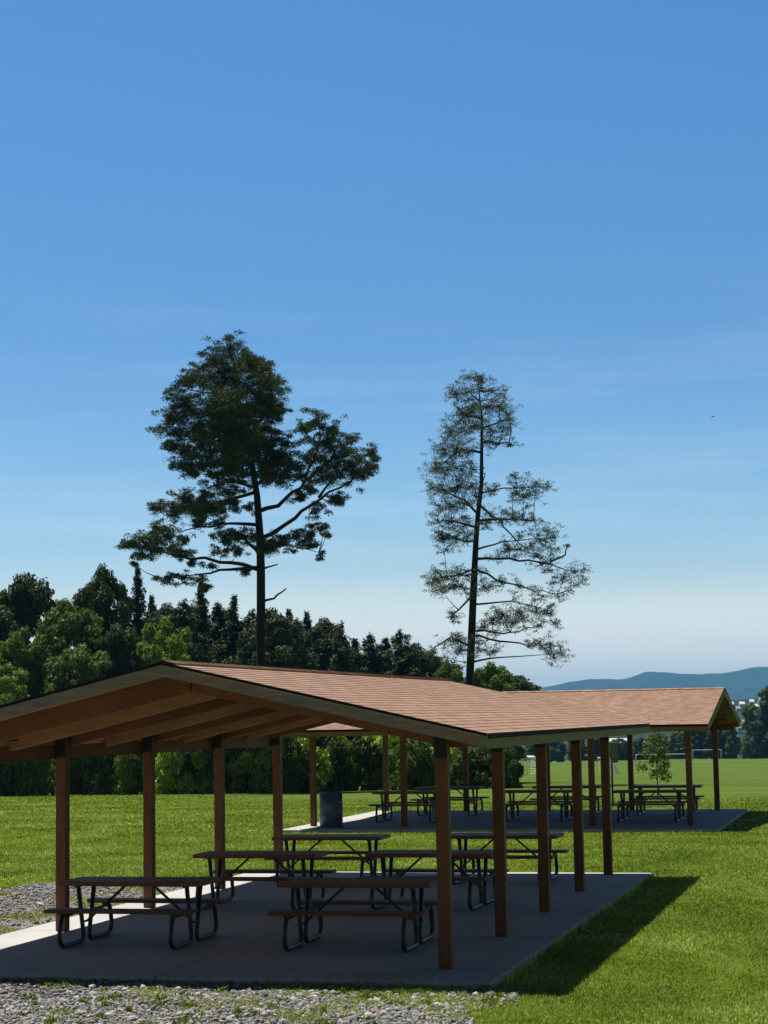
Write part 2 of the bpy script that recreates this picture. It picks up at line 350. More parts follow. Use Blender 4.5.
sz = np.clip(rs.lognormal(-4.3, .55, len(P)), .006, .05); sz[rs.rand(len(P)) < .008] *= 1.8
sz = np.clip(sz, 0, .062)
E_ = np.stack([rs.uniform(-2.6, 3.7, 60), rs.uniform(-1.22, -1.02, 60), np.full(60, -.06)], 1)
V, F = stones(np.concatenate([P, E_]), np.concatenate([sz, rs.uniform(.025, .06, 60)]))
o = mesh_np('gravel_stones', V, F, M['stone']); tag(o, 'loose grey crushed stones scattered over the gravel in front of and beside the concrete pad', 'gravel', kind='stuff')

def blades(P, h, wd, lean=.5):
    n = len(P); a = rs.uniform(0, 2*PI, n); d = np.stack([np.cos(a), np.sin(a), np.zeros(n)], 1)
    b = rs.uniform(0, 2*PI, n); ld = np.stack([np.cos(b), np.sin(b), np.zeros(n)], 1)*(rs.uniform(.1, 1, n)*lean*h)[:, None]
    up = np.array([0, 0, 1.])
    w2 = (wd*.5)[:, None]
    v0 = P-d*w2; v1 = P+d*w2
    mid = P+ld*.35+up*(h*.6)[:, None]; tip = P+ld+up*h[:, None]
    v2 = mid+d*w2*.8; v3 = mid-d*w2*.8
    V = np.stack([v0, v1, v2, tip, v3], 1).reshape(-1, 3)
    F = np.arange(n*5).reshape(n, 5); return V, F
def offslab(P):
    ok = np.ones(len(P), bool)
    for (x0, x1, y0, y1) in (SLAB1, SLAB2): ok &= ~((P[:, 0] > x0-.02) & (P[:, 0] < x1+.02) & (P[:, 1] > y0-.02) & (P[:, 1] < y1+.02))
    return ok
VS = []; FS = []; off = 0
def addb(P, h, wd, lean=.5):
    global off
    V, F = blades(P, h, wd, lean); VS.append(V); FS.append(F+off); off += len(V)
zone = [  # x0 x1 y0 y1 density height width
    (3.3, 9.5, -6, 4, 3000, .028, .011), (3.3, 9, 4, 12.5, 1500, .032, .015), (-5, 8, 12, 24.6, 700, .035, .02),
    (-24, -4.9, 6, 24.6, 420, .035, .022), (-34, 9, 24.5, 44, 190, .04, .035), (-34, 9, 44, 66, 75, .05, .055)]
for (x0, x1, y0, y1, dn, hh, ww) in zone:
    n = int((x1-x0)*(y1-y0)*dn); P = np.stack([rs.uniform(x0, x1, n), rs.uniform(y0, y1, n), np.zeros(n)], 1)
    P[:, 2] = zn(P); P = P[vis(P) & offslab(P) & ~inside(P)]
    k = clumpn(P, .8, 4); P = P[rs.rand(len(P)) < .75+.4*k]; k = clumpn(P, .8, 4)
    addb(P, hh*rs.uniform(.5, 1.35, len(P))*(1+.3*k), ww*rs.uniform(.6, 1.3, len(P)), .7)
# grass creeping over the gravel edge
n = 90000; P = np.stack([rs.uniform(-3.6, 5, n), rs.uniform(-5, -.9, n), np.full(n, -.06)], 1); P = P[vis(P) & offslab(P) & inside(P)]
edge = np.clip((P[:, 0]+.8)/3.6, 0, 1)*.95*np.clip(1.2-np.abs(P[:, 1]+1.5)*.55, 0, 1)
k = clumpn(P, 1.3, 8)+.35*clumpn(P, 4, 2)
k = k+.5*clumpn(P, 11, 6); P = P[(k+edge*1.35+rs.normal(size=len(P))*.22 > .80)]
addb(P, rs.uniform(.012, .042, len(P)), rs.uniform(.006, .013, len(P)), 1.0)
n = 26000; P = np.stack([rs.uniform(-8.5, -3.4, n), rs.uniform(-1, 11.5, n), np.full(n, -.072)], 1); P = P[vis(P) & offslab(P) & inside(P)]
k = clumpn(P, 1.1, 5)+.8*np.exp(-((P[:, 0]+4.2)/.7)**2)*.9; P = P[k > .62]
addb(P, rs.uniform(.03, .07, len(P)), rs.uniform(.012, .02, len(P)), .8)
# taller tufts along the slab edge
for ex in (-.9,):
    P = np.stack([rs.uniform(1.2, 3.7, 160), rs.uniform(-1.14, -1.05, 160), np.full(160, -.06)], 1); addb(P, rs.uniform(.03, .12, 160), rs.uniform(.006, .010, 160), .9)
P = np.stack([rs.uniform(3.63, 3.72, 700), rs.uniform(-.9, 12.4, 700), np.full(700, -.07)], 1); addb(P, rs.uniform(.06, .13, 700), rs.uniform(.008, .012, 700), .5)
V = np.concatenate(VS); F = np.concatenate(FS)
o = mesh_np('grass', V, F, M['grass']); tag(o, 'short sunlit green grass blades around the concrete pads', 'grass', kind='stuff')
# broadleaf weeds in the gravel
VS = []; FS = []; off = 0
nw = 110; C = np.stack([rs.uniform(-3.2, 4, nw), rs.uniform(-4.6, -1.1, nw), np.full(nw, -.06)], 1); C = C[inside(C)]
for c in C:
    k = rs.randint(14, 40); r = rs.uniform(.03, .11)
    P = c+np.stack([rs.normal(0, r*.5, k), rs.normal(0, r*.5, k), np.zeros(k)], 1); addb(P, rs.uniform(.02, .07, k), rs.uniform(.012, .026, k), 1.2)
V = np.concatenate(VS); F = np.concatenate(FS)
o = mesh_np('weeds', V, F, M['weed']); tag(o, 'small yellow green weeds growing through the gravel in front', 'weeds', kind='stuff')

# ------------------------------------------------------------------ pavilion (ridge along local Y)
def pavilion(name, loc, rz, W, s, n, oh_f, oh_b, oh_s, ze, za, label, eave_mat, rake_mat, bright_deck=True):
    root = empty(name, loc, rz); tag(root, label, 'picnic shelter')
    L = s*(n-1); hw = W/2; ew = hw+oh_s; y0 = -oh_f; y1 = L+oh_b; slope = (za-ze)/ew
    zr = lambda x: za-slope*abs(x)          # top of shingles
    th = .045                                # shingles+underlay
    # posts
    zb = zr(hw)-th-.145             # beam underside = post top
    for i in range(n):
        for sx in (-1, 1):
            mb = MB(); x = sx*hw; y = i*s; mb.box(x-.07, x+.07, y-.07, y+.07, 0.004, zb, .008)
            p = mb.build('post', M['post'], root)
            mb = MB(); za_, zc_ = zb-.23, zb+.001
            mb.prism([(x-.071, y-.078, za_), (x-.071, y-.0705, za_), (x-.071, y-.0705, zc_), (x-.071, y+.0705, zc_), (x-.071, y+.0705, za_), (x-.071, y+.078, za_), (x-.071, y+.078, zc_+.006), (x-.071, y-.078, zc_+.006)], (.142, 0, 0))
            for q in (-1, 1):
                for zz in (zb-.19, zb-.12, zb-.05):
                    for xx in (-.035, .035): mb.box(x+xx-.01, x+xx+.01, y+q*.082-.006, y+q*.082+.006, zz-.01, zz+.01)
            mb.build('bracket', M['steel'], p)
    for sx in (-1, 1):                       # beams over the posts
        mb = MB(); x = sx*hw; mb.box(x-.04, x+.04, y0+.25, y1-.25, zb+.002, zb+.085)
        if sx < 0: mb.box(-hw-.15, -hw-.08, y0+.06, y1-.06, zb-.25, zb-.07)
        mb.build('beam', M['beam'], root)
    # rafters on each bay and half bay, one per side
    yy = sorted(set([round(k*s/2, 3) for k in range(0, 2*n-1)]))
    for y in yy:
        mid = abs((y/s) % 1-.5) < .2; y = y+.125 if y < L-.1 else y-.125
        for sx in (-1, 1):
            mb = MB(); xi, xo = sx*.022, sx*(ew-.04); d = .24; zt_ = lambda x: zr(x)-th-.025
            poly = [(xi, y-.042, zt_(xi)), (xo, y-.042, zt_(xo)), (xo, y-.042, zt_(xo)-.07), (sx*(hw+.07), y-.042, zt_(hw)-d), (xi, y-.042, zt_(xi)-d)]
            if sx < 0: poly = poly[::-1]
            mb.prism(poly, (0, .084, 0)); mb.build('rafter', M['rafter_light'] if mid and bright_deck else M['beam'], root)
    mb = MB(); mb.box(-.02, .02, .17, y1-.4, za-th-.20, za-th-.03); mb.build('ridge_board', M['beam'], root)
    # deck with board grooves
    for sx in (-1, 1):
        mb = MB(); nb = int(ew/.14); xs = np.linspace(0, ew-.01, nb+1)
        for k in range(nb):
            a, b_ = xs[k], xs[k+1]-.006; q = lambda x, dz: zr(x)-th+dz
            c = [(sx*a, y0+.03, q(a, -.022)), (sx*b_, y0+.03, q(b_, -.022)), (sx*b_, y1-.03, q(b_, -.022)), (sx*a, y1-.03, q(a, -.022)),
                 (sx*a, y0+.03, q(a, -.002)), (sx*b_, y0+.03, q(b_, -.002)), (sx*b_, y1-.03, q(b_, -.002)), (sx*a, y1-.03, q(a, -.002))]
            mb.quad8(c)
        mb.build('roof_deck', M['deck'] if bright_deck else M['beam'], root)
    # shingles: stepped courses
    for sx in (-1, 1):
        mb = MB(); nc = max(8, round((ew+.03)/.1395)); xs = np.arange(nc+1)*.1395*((ew+.03)/(nc*.1395))
        prof = []
        for k in range(nc):
            prof.append((xs[k], zr(xs[k])-.001)); prof.append((xs[k+1], zr(xs[k+1])+.004))
        prof.append((xs[-1], zr(xs[-1])-th+.006)); prof.append((0, zr(0)-th+.002))
        pts = [(sx*x, y0-.015, z) for x, z in prof]
        if sx < 0: pts = pts[::-1]
        mb.prism(pts, (0, y1-y0+.03, 0))
        sh = mb.build('shingles', M['shingle'], root)
    mb = MB(); y = y0-.02; rr = random.Random(4)
    while y < y1-.05:
        e = min(y+.24, y1+.02)
        for sx in (-1, 1):
            a = [(0, y, za+.030), (sx*.13, y, zr(.13)+.024), (sx*.13, e, zr(.13)+.012), (0, e, za+.018)]
            n0 = [(p[0], p[1], p[2]-.012) for p in a]; mb.quad8(n0+a)
        y += .2
    mb.build('ridge_cap', M['shingle'], root)
    # rake boards, drip edge
    for y, yo in ((y0, -1), (y1, 1)):
        for sx in (-1, 1):
            for (t0, t1, a, b_, mt, nm) in ((.012, .150, 0.0, .035, rake_mat, 'rake_board'), (-.003, .030, .036, .044, M['edge'], 'drip_edge')):
                ya = y+yo*(.0 if nm == 'rake_board' else .002)
                xa, xb = (sx*.0015, sx*(ew+.028))
                zt0 = lambda x: zr(x)-t0-(.02 if nm == 'rake_board' else 0)
                zt1 = lambda x: zr(x)-t1
                poly = [(xa, ya+yo*a-(0), zt1(xa)), (xb, ya+yo*a, zt1(xb)), (xb, ya+yo*a, zt0(xb)), (xa, ya+yo*a, zt0(xa))]
                if sx < 0: poly = poly[::-1]
                mb = MB(); mb.prism(poly, (0, yo*(b_-a), 0))
                if nm == 'rake_board': rb = mb.build(nm, mt, root)
                else: mb.build(nm, mt, rb)
    for sx in (-1, 1):
        x = sx*ew; mb = MB()
        xa, xb = (x+sx*.0, x+sx*.026)
        mb.box(min(xa, xb), max(xa, xb), y0+.002, y1-.002, zr(ew)-.165, zr(ew)-.042); f = mb.build('eave_board', eave_mat, root)
        mb = MB(); xa, xb = x+sx*.027, x+sx*.036; mb.box(min(xa, xb), max(xa, xb), y0, y1, zr(ew)-.060, zr(ew)-.010); mb.build('drip_edge', M['edge'], f)
    return root
pavilion('picnic_shelter', (.02, 0, 0), 0, 5.79, 3.02, 5, .82, .66, .65, 2.50, 3.31,
         'large open timber picnic shelter in the foreground with brown shingle gable roof', M['fascia_green'], M['fascia'])
# far shelter: ridge along world X ; local +Y -> world +X
pavilion('picnic_shelter', (-6.485, 29.65, 0), -PI/2, 7.14, 2.338, 5, .60, .58, 1.10, 2.40, 3.27,
         'far open timber picnic shelter, behind the near one, long side facing the viewer', M['fascia_brown'], M['fascia_green'], False)

# ------------------------------------------------------------------ picnic table
def table():
    root = empty('picnic_table')
    mb = MB(); ys = np.linspace(-.38, .38, 6)
    for i in range(5): mb.box(-.915, .915, ys[i]+.004, ys[i+1]-.004, .70, .755)
    t = mb.build('tabletop', M['table'], root, bevel=.004)
    for sy in (-1, 1):
        mb = MB()
        for k in (0, 1):
            a = sy*(.525+k*.135); b_ = sy*(.525+k*.135+.127); mb.box(-.915, .915, min(a, b_), max(a, b_), .415, .455)
        mb.build('bench', M['table'], root, bevel=.004)
    for sx in (-1, 1):
        x = sx*.70
        for sy in (-1, 1):
            pts = [(x, sy*.25, .70), (x, sy*.09, .10), (x, sy*.12, .028), (x, sy*.74, .028), (x, sy*.82, .12), (x, sy*.76, .34), (x, sy*.67, .41)]
            mb = MB(); mb.tube(bend(pts, .09, 4), .029, 8); mb.build('leg', M['green_steel'], root)
        mb = MB(); mb.box(x-.022, x+.022, -.34, .34, .683, .713)
        for sy in (-1, 1): mb.box(x-.02, x+.02, sy*.66-.13, sy*.66+.13, .392, .413)
        mb.tube([(x, -.69, .375), (x, .69, .375)], .015, 6); mb.build('crossbar', M['green_steel'], root)
        mb = MB(); mb.tube([(sx*.16, 0, .70), (x-sx*.02, 0, .26)], .017, 6); mb.tube([(x, -.14, .25), (x, .14, .25)], .014, 6); mb.build('brace', M['green_steel'], root)
    return root
proto = table()
tb = [(-1.36, 1.92, .01, 'near shelter, leftmost and nearest picnic table, in front of the two left posts'),
      (1.43, 1.93, .03, 'near shelter, nearest picnic table on the right, half behind the front right post'),
      (-1.30, 6.42, .02, 'near shelter, middle picnic table of the left column, behind the nearest left one'),
      (1.22, 6.65, -.02, 'near shelter, middle picnic table of the right column'),
      (-1.38, 10.3, .03, 'near shelter, farthest picnic table of the left column, at the back edge of the pad'),
      (1.45, 10.65, 0, 'near shelter, farthest picnic table of the right column, beside the back right posts'),
      (-4.55, 28.3, .01, 'far shelter, front picnic table of the left pair, close to the grey bin'),
      (-4.15, 31.2, -.02, 'far shelter, back picnic table of the left pair'),
      (-1.2, 28.45, .0, 'far shelter, front picnic table of the middle pair'),
      (-.9, 31.2, .02, 'far shelter, back picnic table of the middle pair'),
      (1.7, 28.0, -.01, 'far shelter, front picnic table of the right pair, in front of the sapling'),
      (1.75, 31.1, .01, 'far shelter, back picnic table of the right pair')]
for i, (x, y, a, lab) in enumerate(tb):
    o = proto if i == 0 else copy_tree(proto)
    o.location = (x, y, .002); o.rotation_euler.z = a; tag(o, lab, 'picnic table', 'picnic tables with steel frames')

# ------------------------------------------------------------------ bin
root = empty('trash_can', (-5.93, 25.75, 0)); tag(root, 'blue grey steel drum bin at the left front corner of the far shelter', 'trash can')
mb = MB(); prof = [(.27, .01), (.285, .03), (.285, .27), (.295, .29), (.285, .31), (.285, .55), (.295, .57), (.285, .59), (.285, .84), (.26, .84), (.255, .1)]
sg = 28
for (r, z) in prof:
    for k in range(sg): mb.v.append((r*math.cos(2*PI*k/sg), r*math.sin(2*PI*k/sg), z))
for i in range(len(prof)-1):
    for k in range(sg): mb.f.append((i*sg+k, i*sg+(k+1) % sg, (i+1)*sg+(k+1) % sg, (i+1)*sg+k)); mb.sm.append(True)
mb.f.append(tuple(range(sg-1, -1, -1))); mb.sm.append(False); mb.f.append(tuple((len(prof)-1)*sg+k for k in range(sg))); mb.sm.append(False)
mb.build('drum', M['can'], root)
mb = MB(); ring = [(.29*math.cos(a), .29*math.sin(a), .85) for a in np.linspace(0, 2*PI, 29)]; mb.tube(ring, .018, 6, False); mb.build('rim', M['can'], root)

# ------------------------------------------------------------------ vegetation generators
def leafquads(C, Nn, ln, wd, rsx, droop=0):
    """rhombus leaves at C with approx normal Nn"""
    n = len(C); Nn = Nn/(np.linalg.norm(Nn, axis=1, keepdims=True)+1e-9)
    t = rsx.normal(size=(n, 3)); t -= Nn*(t*Nn).sum(1, keepdims=True); t /= np.linalg.norm(t, axis=1, keepdims=True)+1e-9
    if droop: t[:, 2] -= droop; t /= np.linalg.norm(t, axis=1, keepdims=True)
    b = np.cross(Nn, t); ln = ln[:, None]*.5; wd = wd[:, None]*.5
    V = np.stack([C-t*ln, C+b*wd+t*ln*.1, C+t*ln, C-b*wd+t*ln*.1], 1).reshape(-1, 3)
    return V, np.arange(n*4).reshape(n, 4)
def blob_leaves(blobs, dens, size, rsx, shell=.55):
    Cs = []; Ns = []
    for (x, y, z, rx, rz) in blobs:
        n = int(dens*rx*rx*4) if dens < 400 else int(dens*rx*rx)
        d = rsx.normal(size=(n, 3)); d /= np.linalg.norm(d, axis=1, keepdims=True)
        r = shell+(1-shell)*rsx.rand(n)**.6; r *= 1+.14*np.sin(d[:, 0]*7+x*3)*np.sin(d[:, 1]*6+y)+.12*np.sin(d[:, 2]*9+z*2)
        p = d*r[:, None]*np.array([rx, rx, rz])+np.array([x, y, z])
        Cs.append(p); Ns.append(d*.8+np.array([0, 0, .35])+rsx.normal(size=(n, 3))*.55)
    C = np.concatenate(Cs); Nn = np.concatenate(Ns); n = len(C)
    return leafquads(C, Nn, size*rsx.uniform(.7, 1.4, n), size*rsx.uniform(.6, 1.0, n), rsx)
def decid(name, mat, seed, spread=.36, base=.06, nb=64, size=.19, dens=330, lean=0):
    """10 m broadleaf tree"""
    r = np.random.RandomState(seed); root = empty(name); H = 10.
    mb = MB(); mb.tube([(0, 0, -.4), (.05, 0, 1.5), (.1, .1, 4), (.0, .1, 7.5)], [.24, .19, .13, .05], 8)
    blobs = []
    for i in range(nb):
        t = (i+.5)/nb; z = H*(base+(.93-base)*t); prof = math.sqrt(max(.03, 1-((t-.42)/.66)**2))
        a = i*2.4+r.uniform(-.4, .4); rr = H*spread*prof*r.uniform(.35, 1.0); R = H*r.uniform(.075, .13)*(1.0-.25*t)
        blobs.append((rr*math.cos(a)+lean*t, rr*math.sin(a), z, R, R*r.uniform(.6, .85)))
        if i % 3 == 0: mb.tube([(0, .05, max(.8, z*.55)), (rr*.45*math.cos(a), rr*.45*math.sin(a), z*.8), (rr*math.cos(a), rr*math.sin(a), z)], [.09, .06, .02], 5)
    blobs.append((0, 0, H*.95, H*.07, H*.06))
    mb.build('trunk', M['bark'], root)
    V, F = blob_leaves(blobs, dens, size, r, .45)
    mesh_np('crown', V, F, mat, root); root['h'] = H; return root
def shrub(name, mat, seed, size=.20, dens=150):
    """5 m tall, 6 m wide bush, foliage to the ground"""
    r = np.random.RandomState(seed); root = empty(name); blobs = []
    mb = MB()
    for i in range(46):
        a = r.uniform(0, 2*PI); rr = 2.6*math.sqrt(.25+.75*r.rand()); z = .15+4.3*r.rand()**1.1*(1-.5*(rr/2.6)**2); R = r.uniform(.45, .95)
        blobs.append((rr*math.cos(a), rr*math.sin(a), z, R, R*.62))
        if i % 3 == 0: mb.tube([(rr*.2*math.cos(a), rr*.2*math.sin(a), -.2), (rr*.7*math.cos(a), rr*.7*math.sin(a), z*.6), (rr*math.cos(a), rr*math.sin(a), z)], [.06, .04, .015], 5)
    mb.build('stem', M['bark'], root)
    V, F = blob_leaves(blobs, dens, size, r, .72); mesh_np('foliage', V, F, mat, root); return root
def spruce(name, mat, seed, wid=.19, nb=250, base=.04, per=120, ex=.92):
    """10 m conifer with drooping irregular branches"""
    r = np.random.RandomState(seed); root = empty(name); H = 10.; mb = MB()
    mb.tube([(0, 0, -.4), (0, 0, 4), (.03, 0, 8), (.0, 0, 9.8)], [.17, .12, .06, .015], 7); Cs = []; Ns = []
    for i in range(nb):
        t = (i+r.rand())/nb; z = H*(base+(1-base)*t); L = H*wid*((1-t)**ex)*r.uniform(.2, 1.15)*(1+.25*math.sin(i*.9))+.10; a = r.uniform(0, 2*PI)
        n = int(per*(L/1.5)**1.0)+10; s = r.rand(n)**.7; up = .18*L
        x = s*L; dz = up*np.sin(s*2.2)-.22*x*s
        wdt = .10+.30*L*.4*(1-s*.6)
        lat = r.normal(size=n)*wdt*.6
        p = np.stack([math.cos(a)*x-math.sin(a)*lat, math.sin(a)*x+math.cos(a)*lat, z+dz+r.normal(size=n)*.10], 1)
        Cs.append(p); Ns.append(np.stack([math.cos(a)*.4+r.normal(size=n)*.5, math.sin(a)*.4+r.normal(size=n)*.5, 1+r.normal(size=n)*.5], 1))
        if L > .7 and i % 3 == 0: mb.tube([(0, 0, z), (math.cos(a)*L*.5, math.sin(a)*L*.5, z+up*.8), (math.cos(a)*L*.95, math.sin(a)*L*.95, z+up*.7-.2*L)], [.035, .02, .008], 4)
    mb.build('trunk', M['bark_dark'], root)
    C = np.concatenate(Cs); Nn = np.concatenate(Ns); n = len(C)
    V, F = leafquads(C, Nn, r.uniform(.14, .30, n), r.uniform(.04, .10, n), r, .2); mesh_np('crown', V, F, mat, root); return root

USED = set()
def plant(proto, u, D, vtop, H0, label, cat, group, wpx=None, w0=None, vbase=None, rz=None):
    p = spot(u, 715, D); x, y = p[0], p[1]; z = zt(x, y)-.1
    top = spot(u, vtop, D)[2]; s = (top-z)/H0
    if id(proto) in USED: o = copy_tree(proto)
    else: o = proto; USED.add(id(proto))
    sw = s if wpx is None else (wpx*D/FPX)/w0
    o.location = (x, y, z); o.scale = (sw, sw, s); o.rotation_euler = (0, 0, rnd.uniform(0, 6.28) if rz is None else rz)
    tag(o, label, cat, group); return o

ORD = ['first', 'second', 'third', 'fourth', 'fifth', 'sixth', 'seventh', 'eighth', 'ninth', 'tenth', 'eleventh', 'twelfth', 'thirteenth', 'fourteenth', 'fifteenth', 'sixteenth', 'seventeenth', 'eighteenth', 'nineteenth', 'twentieth']
# conifers behind
SP = [spruce('spruce_tree', M['needle_far'], 11, .27), spruce('spruce_tree', M['needle_far'], 12, .33, 270), spruce('spruce_tree', M['needle_far'], 13, .25, ex=.7), decid('pine_tree', M['needle_far'], 14, .30, .10, 60, .17, 300), spruce('spruce_tree', M['needle_far'], 15, .25, 200, .10, 110, .6)]
cl_ = [(152, 599), (168, 606), (184, 603), (202, 583), (219, 606), (235, 599), (253, 613), (272, 611), (290, 612), (308, 615), (325, 620), (342, 625), (356, 641), (372, 637), (387, 641), (401, 633), (417, 645)]
for i, (u, v) in enumerate(cl_):
    plant(SP[[0, 3, 4, 1, 2, 0, 4, 3, 1][i % 9]], u, 142+rnd.uniform(-6, 8), v, 9.9, 'dark conifer, %s from the left in the row behind the shelter roof' % ORD[i], 'conifer', 'dark conifers behind the shelter', 70+rnd.uniform(-14, 20), [3.6, 5.6, 3.6, 3.6, 3.6, 3.6, 3.6, 5.6, 3.6][i % 9])
cb2 = [(160, 612), (192, 610), (227, 613), (263, 622), (282, 624), (300, 622), (333, 634), (380, 648), (409, 650), (428, 654)]
for i, (u, v) in enumerate(cb2):
    plant(SP[[3, 1, 4][i % 3]], u, 166+rnd.uniform(-5, 5), v, 9.9, 'shorter dark conifer filling a gap, %s from the left of the rear conifer row' % ORD[i], 'conifer', 'rear row of dark conifers', 80, [5.6, 3.6, 3.6][i % 3])
plant(SP[0], 138, 124, 571, 9.9, 'tall narrow dark spruce standing right of the big round broadleaf trees', 'conifer', None, 50, 2.8)
# broadleaf mass on the left
DD = [decid('broadleaf_tree', M['leaf_dark'], 21), decid('broadleaf_tree', M['leaf_dark'], 22, .33, .05, 70)]
DM = [decid('broadleaf_tree', M['leaf_mid'], 31, .38), decid('broadleaf_tree', M['leaf_mid'], 32, .34, .04)]
DB = decid('broadleaf_tree', M['leaf_bright'], 41, .40, .1, 44, .22, 230)
bl = [(DD[0], 28, 121, 575, 108, 'large round dark broadleaf tree at the left edge, tallest of its clump'),
      (DD[1], -22, 117, 588, 100, 'dark broadleaf tree cut by the left edge of the picture, upper one'),
      (DD[1], 102, 123, 566, 82, 'tall dark broadleaf tree with domed top beside the narrow spruce'),
      (DM[0], 66, 114, 600, 100, 'mid green broadleaf tree below and between the two tall dark ones'),
      (DM[1], 24, 110, 628, 70, 'lighter green broadleaf tree in front of the large round dark one'),
      (DD[0], 118, 113, 625, 80, 'dark broadleaf tree under the narrow spruce, left of the bright green tree'),
      (DB, 166, 108, 618, 78, 'bright yellow green tree just left of the big pine, above the shelter roof'),
      (DM[1], 82, 108, 645, 84, 'low mid green broadleaf tree above the left slope of the shelter roof'),
      (DB, -4, 106, 655, 78, 'bright green low tree at the left edge above the shelter roof')]
for (p, u, D, v, wpx, lab) in bl: plant(p, u, D, v, 10, lab, 'tree', 'broadleaf trees on the left', wpx, 7.6)
# hedge of shrubs along the field
SH = [shrub('shrub', M['leaf_shrub'], 51), shrub('shrub', M['leaf_shrub'], 52), shrub('shrub', M['leaf_mid'], 53), shrub('shrub', M['leaf_dark'], 54)]
DH = decid('broadleaf_tree', M['leaf_dark'], 61, .42, .5, 40)
hu = [-14, 18, 50, 84, 116, 150, 184, 216, 250, 284, 318, 352, 386, 420, 454, 486]
hv = [676, 672, 682, 690, 700, 702, 706, 704, 708, 706, 702, 704, 706, 702, 706, 722]
hn = ORD
for i, (u, v) in enumerate(zip(hu, hv)):
    plant(SH[[0, 2, 1, 3][i % 4]], u, 97+rnd.uniform(-5, 4), v+rnd.uniform(-4, 6), 4.9, 'leafy green shrub, %s from the left in the hedge behind the shelters' % hn[i], 'shrub', 'hedge shrubs behind the shelters', 66, 6)
# around the thin pine
plant(DM[0], 447, 128, 662, 10, 'pale olive broadleaf tree left of the thin pine trunk, above the roof', 'tree', None, 60, 8.4)
plant(DM[1], 492, 124, 663, 10, 'mid green rounded tree right of the thin pine trunk, above the roof', 'tree', None, 74, 8.4)
plant(DH, 508, 130, 673, 10, 'dark tree at the right end of the wood, above the shelter ridge', 'tree', None, 96, 8.4)
plant(SH[3], 505, 92, 738, 4.9, 'dark shrub at the right end of the hedge beside the net goal', 'shrub', None, 34, 6)
# far field edge
fe = [(536, 735), (556, 733), (576, 736), (598, 735), (618, 738), (640, 737), (660, 734), (678, 730), (697, 722), (713, 719), (729, 724)]
for i, (u, v) in enumerate(fe):
    plant([DD[0], DM[0], DD[1]][i % 3], u, 432+rnd.uniform(-8, 14), v, 10, 'low tree at the far edge of the field, %s from the left of its row' % ORD[i], 'tree', 'trees along the far edge of the field', 27, 8.4)
plant(DM[1], 752, 420, 703, 10, 'green round tree right of the far shelter gable, left of the tallest', 'tree', None, 32, 8.4)
plant(DD[0], 778, 410, 685, 10, 'big dark green tree cut by the right edge of the picture', 'tree', None, 60, 7.6)

for pr in SP+DD+DM+SH+[DB, DH]:             # drop any prototype no place used
    if id(pr) not in USED:
        for ch in list(pr.children): bpy.data.objects.remove(ch)
        bpy.data.objects.remove(pr)
# sapling
r = np.random.RandomState(77); root = empty('young_tree'); mb = MB()
mb.tube([(0, 0, -.1), (.01, 0, .8), (.03, 0, 1.5), (.02, 0, 2.3)], [.03, .024, .018, .006], 6); blobs = []
for i in range(17):
    t = i/16; a = i*2.4; rr = .55*math.sin(PI*(.15+.8*t))*r.uniform(.3, 1); z = .95+1.45*t; rr *= 1.45
    blobs.append((rr*math.cos(a), rr*math.sin(a), z, r.uniform(.22, .34), r.uniform(.18, .28))); mb.tube([(.02, 0, z-.25), (rr*math.cos(a), rr*math.sin(a), z)], [.01, .004], 4)
mb.build('trunk', M['bark'], root)
V, F = blob_leaves(blobs, 1300, .085, r, .2); mesh_np('crown', V, F, M['leaf_mid'], root)
plant(root, 655, 66, 733, 2.45, 'slim young sapling on the grass just behind the far shelter', 'young tree', None)
root.scale = (root.scale[2]*.85,)*2+(root.scale[2],)

